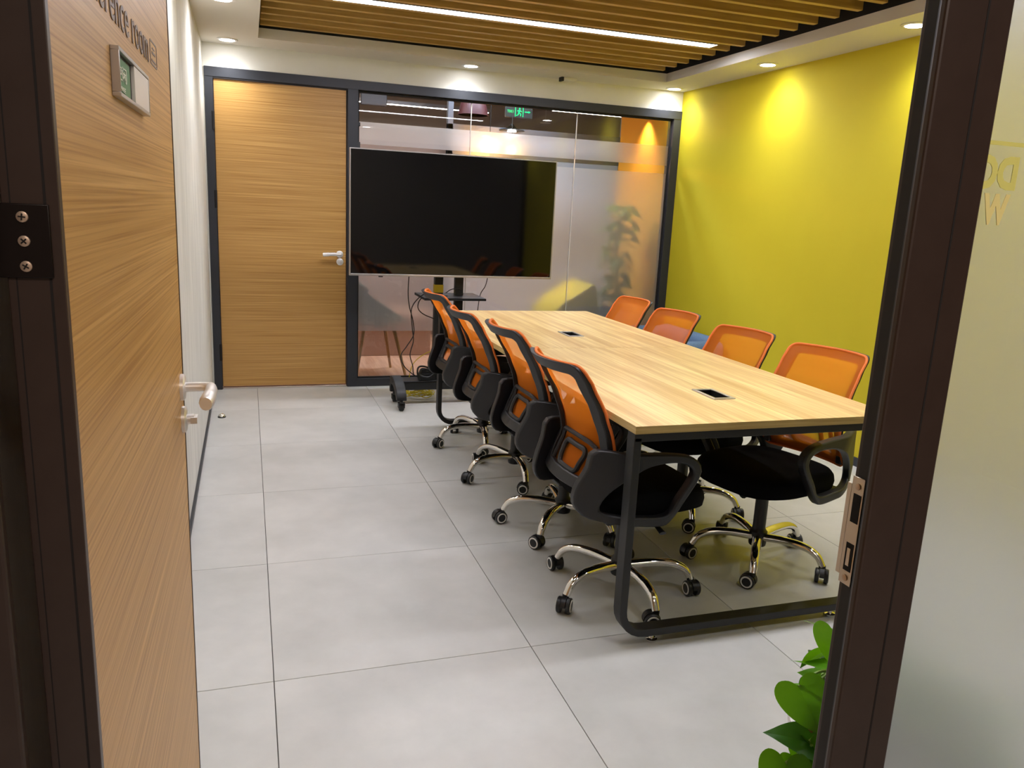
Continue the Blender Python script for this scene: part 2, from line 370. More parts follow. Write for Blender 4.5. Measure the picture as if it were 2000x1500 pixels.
for z in (1.883, 1.36, 0.276):
    build('hinge', MB().cyl((-0.008, -0.012, z-0.06), (-0.008, -0.012, z+0.06), 0.009, n=10).box(-0.016, 0.001, -0.012, 0.001, z-0.058, z+0.058), 'groove', d1, 0)
def lever(parent, x, y, z, s, side=-1):
    """door lever set: rosettes, neck, grip pointing along -x*s ... side = direction of the room face along local y"""
    h = build('lever_handle', MB().lathe([(0.026, 0), (0.026, 0.006*side), (0.022, 0.009*side)], (x, y, z), 24, 'y')
        .tube(catmull([(x, y, z), (x, y+0.045*side, z), (x-0.012*s, y+0.056*side, z), (x-0.03*s, y+0.058*side, z+0.001)], 5), 0.0095, 12)
        .tube(catmull([(x-0.012*s, y+0.056*side, z), (x-0.05*s, y+0.058*side, z+0.002), (x-0.085*s, y+0.057*side, z), (x-0.125*s, y+0.053*side, z-0.004)], 6), [0.010]*4+[0.0115]*8+[0.013]*6+[0.011], 12, flat=1.15), 'satin', parent)
    return h
def lock(parent, x, y, z, side=-1):
    return build('thumb_turn', MB().lathe([(0.026, 0), (0.026, 0.006*side), (0.022, 0.009*side)], (x, y, z), 24, 'y').lathe([(0.010, 0), (0.010, 0.022*side), (0.006, 0.024*side)], (x, y, z), 16, 'y').box(x-0.014, x+0.014, y+0.022*side-0.006, y+0.022*side+0.006, z-0.006, z+0.006), 'satin', parent)
lever(d1, 0.838, 0, 1.003, 1); lock(d1, 0.84, 0, 0.948)
w1 = structure_empty('window_1')
PX = [(0.735, 1.573), (1.577, 2.434), (2.438, 3.27)]
for a, b in PX:
    build('pane', MB().box(a, b, YB+0.019, YB+0.029, 0.064, 2.16), 'glass', w1, 0, False)
    build('frosted_band', MB().box(a+0.002, b-0.002, YB+0.0305, YB+0.0325, 1.80, 1.955), 'frost', w1, 0, False, label='upper frosted film band')
    build('frosted_band', MB().box(a+0.002, b-0.002, YB+0.0305, YB+0.0325, 0.425, 1.735), 'frost', w1, 0, False, label='tall frosted film field')
build('joint', MB().box(1.573, 1.577, YB+0.018, YB+0.03, 0.064, 2.16).box(2.434, 2.438, YB+0.018, YB+0.03, 0.064, 2.16), 'white_plastic', w1, 0, False)

# ------------------------------------------------------------------ entrance: open door leaf, jambs, frosted glass
d2 = structure_empty('door_2', (-0.19, -1.415, 0), PI/2-0.02)       # local x runs along the leaf, local -y is the face we see
LW = 0.914
build('leaf', MB().box(0.011, LW-0.008, 0, 0.04, 0.012, 2.16), 'door_wood', d2, 0.001, False)
build('edge_trim', MB().box(0, 0.011, -0.0012, 0.0412, 0.012, 2.16).box(LW-0.008, LW, -0.0012, 0.0412, 0.012, 2.16), 'brown', d2, 0.001, False)
build('edge_groove', MB().box(-0.0004, 0.002, 0.0085, 0.0105, 0.012, 2.16).box(-0.0004, 0.002, 0.034, 0.035, 0.012, 2.16), 'groove', d2, 0, False)
for z in (1.95, 1.337, 0.28):
    h = build('hinge', MB().box(-0.003, 0.0, 0.0065, 0.066, z-0.03, z+0.03).cyl((-0.004, 0.068, z-0.031), (-0.004, 0.068, z+0.031), 0.007, n=12), 'hinge', d2, 0.0008)
    for q in (0.0195, 0, -0.0205):
        sc = build('screw', MB().lathe([(0.0046, 0), (0.0044, -0.0012), (0.003, -0.0018), (0.0005, -0.002)], (-0.003, 0.026, z+q), 16, 'x'), 'screw', h)
        cx = MB(); a = random.uniform(0, 1.5)
        for aa in (a, a+PI/2):
            dy, dz = math.cos(aa)*0.0027, math.sin(aa)*0.0027; ny, nz = -dz*0.22, dy*0.22
            cx.prism([(-0.0049, 0.026+dy+ny, z+q+dz+nz), (-0.0049, 0.026-dy+ny, z+q-dz+nz), (-0.0049, 0.026-dy-ny, z+q-dz-nz), (-0.0049, 0.026+dy-ny, z+q+dz-nz)], (-0.0003, 0, 0))
        build('screw_slot', cx, 'groove', h, 0, False)
lever(d2, 0.866, 0, 1.015, 1); lock(d2, 0.868, 0, 0.950)
# the name plate with its slider
sg = build('name_plate', MB().box(0.289, 0.535, -0.0095, 0, 1.486, 1.4905).box(0.289, 0.535, -0.0095, 0, 1.5355, 1.540).box(0.289, 0.292, -0.0095, 0, 1.4905, 1.5355).box(0.532, 0.535, -0.0095, 0, 1.4905, 1.5355), 'silver', d2, 0.0005, label='silver name plate frame')
B('backing', 'rubber', sg, 0.292, 0.532, -0.004, 0, 1.4905, 1.5355, 0)
B('green_card', 'green_card', sg, 0.2925, 0.391, -0.005, -0.004, 1.491, 1.5315, 0)
B('slider', 'satin', sg, 0.404, 0.532, -0.0088, -0.004, 1.4908, 1.535, 0.0005)
tx = text('card_lettering', '空闲', 'white_print', sg, 0.0175, 0.062); tx.location = (0.296, -0.0053, 1.506)
tx = text('card_lettering', 'FREE', 'white_print', sg, 0.0055, 0.034); tx.location = (0.312, -0.0053, 1.4945)
tx = text('door_lettering', 'conference room', 'letter', d2, 0.046, 0.51); tx.location = (0.108, -0.0004, 1.5705)
ic = MB()
def rrect(cx, cz, hx, hz, r, y, n=5):
    out = []
    for sx, sz, a0 in ((1, 1, 0), (-1, 1, PI/2), (-1, -1, PI), (1, -1, 1.5*PI)):
        for i in range(n): a = a0+PI/2*i/(n-1); out.append((cx+sx*(hx-r)+r*math.cos(a), y, cz+sz*(hz-r)+r*math.sin(a)))
    return out
ic.ring(rrect(0.681, 1.5915, 0.04, 0.018, 0.006, 0), rrect(0.681, 1.5915, 0.036, 0.0155, 0.004, 0), (0, -0.0008, 0))
ic.box(0.662, 0.70, -0.0008, 0, 1.5905, 1.594).box(0.656, 0.706, -0.0008, 0, 1.579, 1.582).box(0.668, 0.694, -0.0008, 0, 1.598, 1.6)
build('door_emblem', ic, 'letter', d2, 0, False)
# left jamb (hinge side)
jl = structure_empty('trim_2')
B('jamb', 'brown', jl, XL, -0.262, -1.445, YF, 0, 2.229); B('stop_bead', 'brown', jl, XL, -0.242, -1.452, -1.438, 0, 2.229, 0.003)
build('gasket', MB().tube([(-0.252, -1.433, 0), (-0.252, -1.433, 2.2)], 0.006, 8).box(-0.262, -0.256, -1.438, -1.40, 0, 2.2), 'rubber', jl, 0)
# right jamb (lock side)
jr = structure_empty('trim_3')
B('jamb', 'brown', jr, 0.690, 0.757, -1.438, YF, 0, 2.229); B('stop_bead', 'brown', jr, 0.664, 0.757, -1.449, -1.438, 0, 2.229, 0.003)
build('gasket', MB().tube([(0.679, -1.432, 0), (0.679, -1.432, 2.2)], 0.0065, 8).box(0.684, 0.690, -1.438, -1.402, 0, 2.2), 'rubber', jr, 0)
build('face_groove', MB().box(0.7195, 0.7222, -1.4494, -1.448, 0, 2.229), 'groove', jr, 0, False)
sp = build('strike_plate', MB().box(0.682, 0.684, -1.417, -1.396, 0.927, 1.072).box(0.682, 0.684, -1.396, -1.3885, 0.937, 1.061), 'steel', jr, 0.0006)
build('latch_hole', MB().box(0.6815, 0.683, -1.4145, -1.4015, 1.012, 1.05).box(0.6815, 0.683, -1.4145, -1.4015, 0.946, 0.984), 'void', sp, 0, False)
B('deadbolt_box', 'steel', sp, 0.681, 0.6825, -1.4105, -1.4045, 0.953, 0.977, 0.0005)
for z in (1.06, 0.936):
    build('screw', MB().lathe([(0.0045, 0), (0.0042, -0.0012), (0.001, -0.0018)], (0.682, -1.407, z), 14, 'x'), 'screw', sp)
B('lintel', 'brown', jr, -0.262, 0.69, -1.449, YF, 2.165, 2.229)
w2 = structure_empty('window_2')
B('rail', 'brown', w2, 0.757, XR-0.001, -1.449, YF, 0, 0.06); B('rail', 'brown', w2, 0.757, XR-0.001, -1.449, YF, 2.169, 2.229); B('rail', 'brown', w2, XR-0.06, XR-0.001, -1.449, YF, 0.06, 2.169)
build('pane', MB().box(0.757, XR-0.06, -1.436, -1.426, 0.06, 2.169), 'glass', w2, 0, False)
build('frosted_film', MB().box(0.758, XR-0.061, -1.4245, -1.4225, 0.06, 2.169), 'frost_near', w2, 0, False)
M['film_letter'] = mat('olive_film_letter', (226, 222, 124), 0.6)
M['film_letter_faint'] = mat('faint_film_letter', (240, 226, 150), 0.6)
tx = text('glass_lettering', 'DO', 'film_letter', w2, 0.039, 0.066, mirror=True, bold=0.045); tx.location = (0.7505, -1.4375, 1.430)
tx = text('glass_lettering', 'W', 'film_letter_faint', w2, 0.036, 0.040, mirror=True, bold=0.045); tx.location = (0.772, -1.4375, 1.390)
build('glass_line', MB().box(0.757, 1.3, -1.4380, -1.4372, 1.480, 1.4845), 'film_letter', w2, 0, False)

# ------------------------------------------------------------------ conference table
TX0, TX1, TY0, TY1, TZ = 1.068, 2.070, -0.088, 2.599, 0.7545
tb = thing('conference_table', 'long pale wood conference table with black loop legs', 'table', ((TX0+TX1)/2, (TY0+TY1)/2, 0))
HXW, HYL = (TX1-TX0)/2, (TY1-TY0)/2
def top_half(y0, y1, hy):
    hx, hl = 0.037, 0.072; mb = MB()
    o = [(-HXW, y0), (HXW, y0), (HXW, y1), (-HXW, y1)]; i = [(-hx, hy-hl), (hx, hy-hl), (hx, hy+hl), (-hx, hy+hl)]
    mb.ring([(a, b, 0) for a, b in o], [(a, b, 0) for a, b in i], (0, 0, 0.025))
    c = (y0+y1)/2
    mb.v = [(v[0], v[1]-c, v[2]) for v in mb.v]
    ob = build('tabletop', mb, 'table_wood', tb, 0.001, False, loc=(0, c, TZ-0.025)); ob.data.materials.append(M['table_edge'])
    for p in ob.data.polygons:
        if abs(p.normal.z) < 0.5: p.material_index = 1
    return ob
cyt = (TY0+TY1)/2
for y0, y1, hy in ((-HYL, -0.0006, 0.278-cyt), (0.0006, HYL, 1.655-cyt)):
    top_half(y0, y1, hy)
    pb = build('power_box', MB().ring([(-0.044, hy-0.078, TZ), (0.044, hy-0.078, TZ), (0.044, hy+0.078, TZ), (-0.044, hy+0.078, TZ)],
               [(-0.031, hy-0.063, TZ), (0.031, hy-0.063, TZ), (0.031, hy+0.063, TZ), (-0.031, hy+0.063, TZ)], (0, 0, 0.004)), 'silver', tb, 0.001, False, label='silver flap box let into the tabletop')
    build('well', MB().box(-0.035, 0.035, hy-0.07, hy+0.07, TZ-0.06, TZ-0.055).box(-0.036, -0.033, hy-0.07, hy+0.07, TZ-0.06, TZ).box(0.033, 0.036, hy-0.07, hy+0.07, TZ-0.06, TZ).box(-0.036, 0.036, hy-0.071, hy-0.068, TZ-0.06, TZ).box(-0.036, 0.036, hy+0.068, hy+0.071, TZ-0.06, TZ), 'rubber', pb, 0, False)
    fm = MB().box(-0.030, 0.004, hy-0.062, hy+0.062, TZ-0.03, TZ-0.012)
    for k in range(3): fm.box(-0.024, -0.004, hy-0.052+k*0.04, hy-0.026+k*0.04, TZ-0.012, TZ-0.009)
    build('socket_strip', fm, 'black_plastic', pb, 0.001, False)
def loop_frame(y):
    pts = []
    xo, zt, zb, r = HXW-0.014, TZ-0.026-0.014, 0.043, 0.085
    P = [(-xo, zt)]
    for i in range(7): a = PI+PI/2*i/6; P.append((-xo+r+r*math.cos(a), zb+r+r*math.sin(a)))
    for i in range(7): a = 1.5*PI+PI/2*i/6; P.append((xo-r+r*math.cos(a), zb+r+r*math.sin(a)))
    P.append((xo, zt))
    n = len(P); out = []; inn = []
    for i, p in enumerate(P):
        a, b = P[max(i-1, 0)], P[min(i+1, n-1)]
        t = Vector((b[0]-a[0], b[1]-a[1])).normalized(); nn = Vector((-t.y, t.x))
        out.append((p[0]-nn.x*0.013, p[1]-nn.y*0.013)); inn.append((p[0]+nn.x*0.013, p[1]+nn.y*0.013))
    mb = MB()
    mb.grid([[(out[i][0], y-0.025, out[i][1]), (inn[i][0], y-0.025, inn[i][1]), (inn[i][0], y+0.025, inn[i][1]), (out[i][0], y+0.025, out[i][1])] for i in range(n)], True)
    mb.box(-HXW+0.002, HXW-0.002, y-0.025, y+0.025, TZ-0.052, TZ-0.0255)
    f = build('loop_leg', mb, 'black_steel', tb, 0.002)
    for x in (-0.363, 0.363):
        build('glide', MB().lathe([(0.018, 0.0), (0.02, 0.003), (0.02, 0.008), (0.008, 0.010), (0.008, 0.034)], (x, y, 0), 18), 'chrome', f)
loop_frame(-HYL+0.03); loop_frame(HYL-0.03)
for x in (-0.40, 0.40):
    build('beam', MB().box(x-0.02, x+0.02, -HYL+0.055, HYL-0.055, TZ-0.066, TZ-0.0255), 'black_steel', tb, 0.002, False)
build('crossbar', MB().box(-0.38, 0.38, -0.02, 0.02, TZ-0.066, TZ-0.0255), 'black_steel', tb, 0.002, False)

# ------------------------------------------------------------------ office chairs
def interp(tab, z):
    if z <= tab[0][0]: return tab[0][1]
    for (a, b), (c, d) in zip(tab, tab[1:]):
        if z <= c:
            t = (z-a)/(c-a); t = t*t*(3-2*t)*0.35+t*0.65; return b+(d-b)*t
    return tab[-1][1]
EDGE = [(0.46, -0.226), (0.53, -0.196), (0.60, -0.166), (0.66, -0.178), (0.75, -0.211), (0.84, -0.260), (0.906, -0.304), (0.93, -0.322)]
HW = 0.208
def hwz(z): return 0.194 if z < 0.62 else 0.194-0.011*(z-0.62)/0.29
def bx(y, z): return interp(EDGE, z)-(0.038+0.021*min(1, max(0, (z-0.60)/0.30)))*(1-min(1, (y/hwz(z))**2))
def B3(y, z, off=0): return Vector((bx(y, z)+off, y, z))
def rloop(hw0, hw1, z0, z1, r, n=9, per=7):
    """rounded loop in (y, z): half width hw0 at the bottom, hw1 at the top"""
    cs = [(hw1, z1, 0), (-hw1, z1, PI/2), (-hw0, z0, PI), (hw0, z0, 1.5*PI)]; out = []
    arcs = []
    for y, z, a0 in cs:
        sy = 1 if y > 0 else -1; sz = 1 if z == z1 else -1
        arcs.append([(y-sy*r+r*math.cos(a0+PI/2*i/(n-1)), z-sz*r+r*math.sin(a0+PI/2*i/(n-1))) for i in range(n)])
    for k in range(4):
        out += arcs[k]
        a, b = arcs[k][-1], arcs[(k+1) % 4][0]
        out += [(a[0]+(b[0]-a[0])*i/per, a[1]+(b[1]-a[1])*i/per) for i in range(1, per)]
    return out
def wloop(z0, z1, inset, r):
    """outline of the back at a given inset: sides follow hwz"""
    base = rloop(0.2, 0.2, z0, z1, r, 7, 12); return [((abs(y)-0.2+hwz(z)-inset)*(1 if y > 0 else -1) if abs(y) > 0.2-r else y*(hwz(z)-inset-r)/(0.2-r), z) for y, z in base]
def raycast_loop(ctrl, c, n=64):
    P = catmull([(a, b, 0) for a, b in ctrl], 10, True); out = []
    for k in range(n):
        a = 2*PI*k/n; d = Vector((math.cos(a), math.sin(a))); best = None
        for i in range(len(P)):
            p = Vector((P[i].x-c[0], P[i].y-c[1])); q = Vector((P[(i+1) % len(P)].x-c[0], P[(i+1) % len(P)].y-c[1])); e = q-p
            den = d.x*e.y-d.y*e.x
            if abs(den) < 1e-12: continue
            t = (p.x*e.y-p.y*e.x)/den; s = (p.x*d.y-p.y*d.x)/den
            if t > 0 and -1e-6 <= s <= 1+1e-6 and (best is None or t > best): best = t
        out.append((c[0]+d.x*best, c[1]+d.y*best))
    return out
def make_chair(label):
    t = thing('office_chair', label, 'chair', (0, 0, 0), 0, 'orange mesh office chairs around the table')
    # star base: hub, five chrome legs, five casters
    build('gas_cylinder', MB().lathe([(0.034, 0.075), (0.036, 0.085), (0.036, 0.135), (0.028, 0.145), (0.026, 0.15), (0.026, 0.30), (0.014, 0.302), (0.014, 0.375)], n=20), 'black_plastic', t)
    for k in range(5):
        a = 2*PI*k/5+math.radians(63); ca, sa = math.cos(a), math.sin(a)
        P = catmull([(0.025, 0, 0.112), (0.11, 0, 0.122), (0.19, 0, 0.120), (0.243, 0, 0.098), (0.268, 0, 0.060)], 5)
        P = [(p.x*ca, p.x*sa, p.z) for p in P]
        n = len(P)
        build('leg', MB().tube(P, [0.0205-0.005*i/(n-1) for i in range(n)], 12, flat=0.85), 'chrome', t)
        b = a+random.choice((-1, 1))*random.uniform(0.5, 1.9)
        cb, sb = math.cos(b), math.sin(b); x0, y0 = 0.27*ca, 0.27*sa
        cx, cyy = x0+0.014*cb, y0+0.014*sb
        def F(u, v, z): return (cx+u*cb-v*sb, cyy+u*sb+v*cb, z)
        hood = MB().cyl((x0, y0, 0.05), (x0, y0, 0.066), 0.012, n=10)
        arc = [F(0.0305*math.cos(q), 0, 0.031+0.0305*math.sin(q)) for q in [PI*(-0.05+i*1.1/8) for i in range(9)]]
        rows = []
        for q in [PI*(0.02+i*0.98/8) for i in range(9)]:
            rows.append([F(0.031*math.cos(q), v, 0.029+0.031*math.sin(q)) for v in (-0.0085, 0.0085)]+[F(0.012*math.cos(q), v, 0.029+0.012*math.sin(q)) for v in (0.0085, -0.0085)])
        hood.grid(rows, True)
        cs = build('caster', hood, 'black_plastic', t)
        for s in (-1, 1):
            wm, rm = MB(), MB()
            prof = [(0.010, 0.0095), (0.0275, 0.0095), (0.029, 0.012), (0.029, 0.022), (0.0265, 0.025), (0.012, 0.0262), (0.003, 0.0262)]
            rings = [[F(r*math.cos(2*PI*j/20), s*h, 0.029+r*math.sin(2*PI*j/20)) for j in range(20)] for r, h in prof]
            wm.grid(rings, True); wm.add(rings[-1], [tuple(range(20))])
            prof = [(0.0235, 0.0252), (0.0225, 0.0268), (0.0185, 0.0272), (0.0175, 0.0262)]
            rm.grid([[F(r*math.cos(2*PI*j/20), s*h, 0.029+r*math.sin(2*PI*j/20)) for j in range(20)] for r, h in prof], True)
            build('wheel', wm, 'black_plastic', cs); build('wheel_ring', rm, 'white_plastic', cs, label='white ring on the wheel')
    # seat
    rows = []
    for rr, z in [(0.05, 0.392), (0.90, 0.390), (0.985, 0.402), (1.0, 0.425), (0.985, 0.446), (0.94, 0.461), (0.80, 0.471), (0.45, 0.476), (0.05, 0.477)]:
        ring = []
        for j in range(40):
            a = 2*PI*j/40; c, s = math.cos(a), math.sin(a)
            x = 0.235*math.copysign(abs(c)**0.62, c)*rr; y = 0.238*math.copysign(abs(s)**0.62, s)*rr
            ring.append((x+0.012, y, z-0.018*max(0, (x-0.12)/0.12)**2))
        rows.append(ring)
    sm = MB().grid(rows, True); sm.add(rows[0], [tuple(range(39, -1, -1))]); sm.add(rows[-1], [tuple(range(40))])
    build('seat', sm, 'fabric', t)
    build('mechanism', MB().box(-0.13, 0.10, -0.075, 0.075, 0.372, 0.394).box(-0.10, 0.06, -0.045, 0.045, 0.345, 0.374).cyl((0.09, 0, 0.355), (0.13, 0, 0.345), 0.02, n=12), 'black_plastic', t, 0.004)
    build('lever', MB().tube(catmull([(0.0, -0.04, 0.362), (0.0, -0.15, 0.36), (0.0, -0.215, 0.352)], 4), 0.005, 8).tube([(0.0, -0.20, 0.356), (0.0, -0.262, 0.342)], [0.008, 0.013], 10, flat=0.5), 'black_plastic', t)
    # arm loops
    outer = [(-0.250, 0.632), (-0.15, 0.628), (0.0, 0.620), (0.09, 0.604), (0.128, 0.568), (0.122, 0.525), (0.075, 0.452), (0.03, 0.388), (-0.01, 0.368), (-0.12, 0.378), (-0.21, 0.389), (-0.272, 0.404), (-0.302, 0.446), (-0.298, 0.497), (-0.268, 0.570)]
    inner = [(-0.06, 0.582), (0.03, 0.588), (0.085, 0.570), (0.096, 0.535), (0.05, 0.462), (0.008, 0.405), (-0.10, 0.408), (-0.205, 0.418), (-0.226, 0.438), (-0.20, 0.490), (-0.13, 0.552)]
    cc = (-0.07, 0.492); o = raycast_loop(outer, cc); i_ = raycast_loop(inner, cc)
    for s in (-1, 1):
        y = 0.232*s
        am = MB().ring([(a, y, b) for a, b in o], [(a, y, b) for a, b in i_], (0, 0.034*s, 0))
        # the rear of the loop wraps inwards behind the lower corners of the back
        am.v = [(vx, s*(abs(vy)-0.080*min(1, max(0, (-0.12-vx)/0.18))**1.3), vz) for vx, vy, vz in am.v]
        am.box(-0.2, -0.03, min(0.15*s, 0.235*s), max(0.15*s, 0.235*s), 0.376, 0.392).box(-0.236, -0.205, min(0.165*s, 0.195*s), max(0.165*s, 0.195*s), 0.478, 0.512)
        build('armrest', am, 'plastic', t, 0.006)
    # back: curved frame, orange mesh over it, lumbar arch
    lo = wloop(0.468, 0.908, 0.0, 0.026); li = wloop(0.506, 0.870, 0.037, 0.018)
    build('back_frame', MB().ring([B3(y, z, -0.004) for y, z in lo], [B3(y, z, -0.004) for y, z in li], (-0.020, 0, 0.004)), 'plastic', t, 0.004)
    n = 22; rows = []
    for i in range(n+1):
        z = 0.470+(0.906-0.470)*i/n
        # half width of the rounded outline at this height
        hw = hwz(z); r = 0.026
        if z > 0.908-r: hw = hw-r+math.sqrt(max(0, r*r-(z-0.908+r)**2))
        if z < 0.468+r: hw = hw-r+math.sqrt(max(0, r*r-(0.468+r-z)**2))
        rows.append([B3(hw*(-1+2*j/14), z, 0.001) for j in range(15)])
    build('back_mesh', MB().grid(rows), 'mesh', t)
    build('piping', MB().tube([B3(y, z, 0.0) for y, z in lo+lo[:1]], 0.0055, 8, False), 'piping', t)
    a1 = [(-0.135, 0.50), (-0.135, 0.585), (-0.125, 0.612), (-0.095, 0.625), (0.095, 0.625), (0.125, 0.612), (0.135, 0.585), (0.135, 0.50)]
    a2 = rloop(0.070, 0.078, 0.512, 0.592, 0.022, 5, 4)
    build('lumbar_arch', MB().tube([B3(y, z, -0.012) for y, z in a1], 0.0085, 8), 'plastic', t)
    build('lumbar_ring', MB().tube([B3(y, z, -0.012) for y, z in a2+a2[:1]], 0.0095, 8, False), 'plastic', t)
    return t
LEFT = [(1.250, 0.285, 0.045, 56, 0.0, 'orange mesh office chair nearest the entrance on the door side of the table'), (1.268, 0.908, 0.012, 12, 0.010, 'orange mesh office chair second from the entrance on the door side of the table'),
        (1.274, 1.609, 0.016, 48, -0.020, 'orange mesh office chair third from the entrance on the door side of the table'), (1.268, 2.204, 0.03, 42, 0.002, 'orange mesh office chair nearest the television on the door side of the table')]
RIGHT = [(1.938, 0.405, 0.256, 16, -0.031, 'orange mesh office chair nearest the entrance, along the yellow wall'), (1.91, 0.985, 0.183, 36, -0.036, 'orange mesh office chair second from the entrance along the yellow wall'),
         (1.903, 1.630, 0.146, 10, -0.035, 'orange mesh office chair third from the entrance along the yellow wall'), (1.928, 2.232, 0.062, 50, -0.032, 'orange mesh office chair at the far end of the row along the yellow wall')]
def spin(root, deg, dz):
    """turn the star base on its own and set the seat height (gas lift) of one chair"""
    for c in root.children:
        if c.name.split('.')[0] in ('leg', 'caster', 'gas_cylinder'): c.rotation_euler = (0, 0, math.radians(deg-63)-root.rotation_euler.z)
        else: c.location.z = dz
ch0 = make_chair(LEFT[0][5])
for x, y, r, d, dz, lb in LEFT[1:]: spin(dup(ch0, (x, y, 0), r, lb), d, dz)
for x, y, r, d, dz, lb in RIGHT: spin(dup(ch0, (x, y, 0), PI+r, lb), d, dz)
ch0.location = (LEFT[0][0], LEFT[0][1], 0); ch0.rotation_euler = (0, 0, LEFT[0][2]); spin(ch0, LEFT[0][3], 0)

# ------------------------------------------------------------------ television on its rolling stand
TVY = 3.12
tv = thing('television', 'large black flat television with thin silver bezel', 'television', (1.29, TVY, 1.318))
build('screen', MB().box(-0.698, 0.698, -0.0215, -0.018, -0.392, 0.397), 'tv_black', tv, 0, False)
build('bezel', MB().ring([(-0.706, -0.025, -0.404), (0.706, -0.025, -0.404), (0.706, -0.025, 0.404), (-0.706, -0.025, 0.404)], [(-0.699, -0.025, -0.390), (0.699, -0.025, -0.390), (0.699, -0.025, 0.398), (-0.699, -0.025, 0.398)], (0, 0.03, 0)), 'silver', tv, 0.001, False)
build('rear_shell', MB().box(-0.70, 0.70, -0.018, 0.02, -0.398, 0.40).box(-0.45, 0.45, 0.02, 0.06, -0.36, 0.15), 'black_plastic', tv, 0.006)
build('receiver', MB().box(-0.515, -0.485, -0.02, -0.005, -0.412, -0.402), 'black_plastic', tv, 0.003)
st = thing('tv_stand', 'black steel rolling stand with two posts and a shelf', 'stand', (1.29, 3.25, 0))
for s in (-1, 1):
    build('post', MB().box(s*0.073-0.03, s*0.073+0.03, -0.022, 0.022, 0.10, 1.45), 'black_steel', st, 0.004)
    x = s*0.358
    prof = [(-0.222, 0.072), (-0.218, 0.10), (-0.18, 0.145), (-0.09, 0.185), (0.0, 0.196), (0.06, 0.19), (0.088, 0.14), (0.088, 0.075)]
    low = [(0.05, 0.075), (0.045, 0.11), (0.02, 0.14), (-0.05, 0.14), (-0.12, 0.115), (-0.165, 0.085), (-0.178, 0.070)]
    wid = 0.034
    build('foot', MB().prism([(x-wid, p.x, p.y) for p in catmull([(a, b, 0) for a, b in prof], 4)]+[(x-wid, p.x, p.y) for p in catmull([(a, b, 0) for a, b in low], 4)], (2*wid, 0, 0)), 'black_steel', st, 0.008)
    for yy in (-0.195, 0.066):
        cb = build('caster', MB().cyl((x, yy, 0.045), (x, yy, 0.08), 0.014, n=12).box(x-0.022, x-0.018, yy-0.03, yy+0.018, 0.02, 0.055).box(x+0.018, x+0.022, yy-0.03, yy+0.018, 0.02, 0.055).box(x-0.022, x+0.022, yy-0.03, yy+0.018, 0.05, 0.056).prism([(x-0.015, yy-0.03, 0.055), (x-0.015, yy-0.075, 0.07), (x-0.015, yy-0.075, 0.075), (x-0.015, yy-0.03, 0.065)], (0.03, 0, 0)), 'black_plastic', st, 0.002)
        build('wheel', MB().lathe([(0.006, -0.016), (0.024, -0.016), (0.028, -0.011), (0.028, 0.011), (0.024, 0.016), (0.006, 0.016)], (x, yy-0.012, 0.028), 20, 'x'), 'rubber', cb)
        build('wheel_hub', MB().lathe([(0.004, -0.018), (0.013, -0.0175), (0.013, 0.0175), (0.004, 0.018)], (x, yy-0.012, 0.028), 14, 'x'), 'chrome', cb)
build('crossbar', MB().box(-0.36, 0.36, -0.05, 0.05, 0.105, 0.165), 'black_steel', st, 0.006)
build('base_plate', MB().box(-0.395, 0.395, -0.055, 0.075, 0.165, 0.173), 'plastic', st, 0.003)
build('shelf', MB().box(-0.215, 0.215, -0.22, 0.13, 0.772, 0.778).box(-0.215, 0.215, -0.22, -0.216, 0.762, 0.778).box(-0.215, -0.211, -0.22, 0.13, 0.762, 0.778).box(0.211, 0.215, -0.22, 0.13, 0.762, 0.778), 'black_steel', st, 0.001, False)
build('mount', MB().box(-0.22, 0.22, -0.05, -0.022, 1.12, 1.42).box(-0.2, -0.16, -0.07, -0.03, 1.05, 1.48).box(0.16, 0.2, -0.07, -0.03, 1.05, 1.48), 'black_steel', st, 0.002)
build('tape', MB().box(-0.104, -0.042, -0.0235, 0.0235, 0.795, 0.85), 'tape', st, 0, False, label='yellow tape around a post')
tag(build('power_adapter', MB().box(1.085, 1.205, 3.20, 3.26, 0.174, 0.222).box(1.10, 1.175, 3.205, 3.25, 0.222, 0.25).tube(catmull([(1.09, 3.192, 0.18), (1.07, 3.195, 0.235), (1.085, 3.21, 0.272), (1.14, 3.215, 0.268), (1.19, 3.195, 0.235), (1.15, 3.19, 0.20), (1.09, 3.192, 0.215), (1.10, 3.2, 0.258), (1.16, 3.20, 0.252)], 6), 0.007, 8), 'black_plastic', bevel=0.008), 'black power adapter with bundled cord on the stand base', 'adapter')
def cable(name, pts, r, m, label, cat='cable', group=None):
    return tag(build(name, MB().tube(catmull(pts, 8), r, 8), m), label, cat, group)
cable('cable', [(0.985, 3.13, 0.93), (0.985, 3.15, 0.80), (1.005, 3.2, 0.70), (1.035, 3.22, 0.60), (1.045, 3.23, 0.50), (1.0, 3.23, 0.42), (0.955, 3.22, 0.35), (0.985, 3.22, 0.27), (1.06, 3.22, 0.205), (1.095, 3.215, 0.2)], 0.0035, 'rubber', 'thin black cable hanging straight down from the television to the adapter')
cable('cable', [(1.20, 3.16, 0.79), (1.12, 3.15, 0.80), (1.06, 3.17, 0.76), (1.02, 3.2, 0.68), (1.03, 3.21, 0.55), (1.04, 3.21, 0.46), (1.02, 3.22, 0.36), (1.04, 3.22, 0.28), (1.05, 3.22, 0.215), (1.09, 3.21, 0.2)], 0.0035, 'rubber', 'black cable looping off the stand shelf down to the adapter')
cable('cable', [(1.26, 3.15, 0.782), (1.16, 3.14, 0.785), (1.08, 3.15, 0.765), (1.06, 3.18, 0.70), (1.10, 3.2, 0.65), (1.19, 3.22, 0.61)], 0.0035, 'rubber', 'short black cable curling from the shelf edge to the left post')
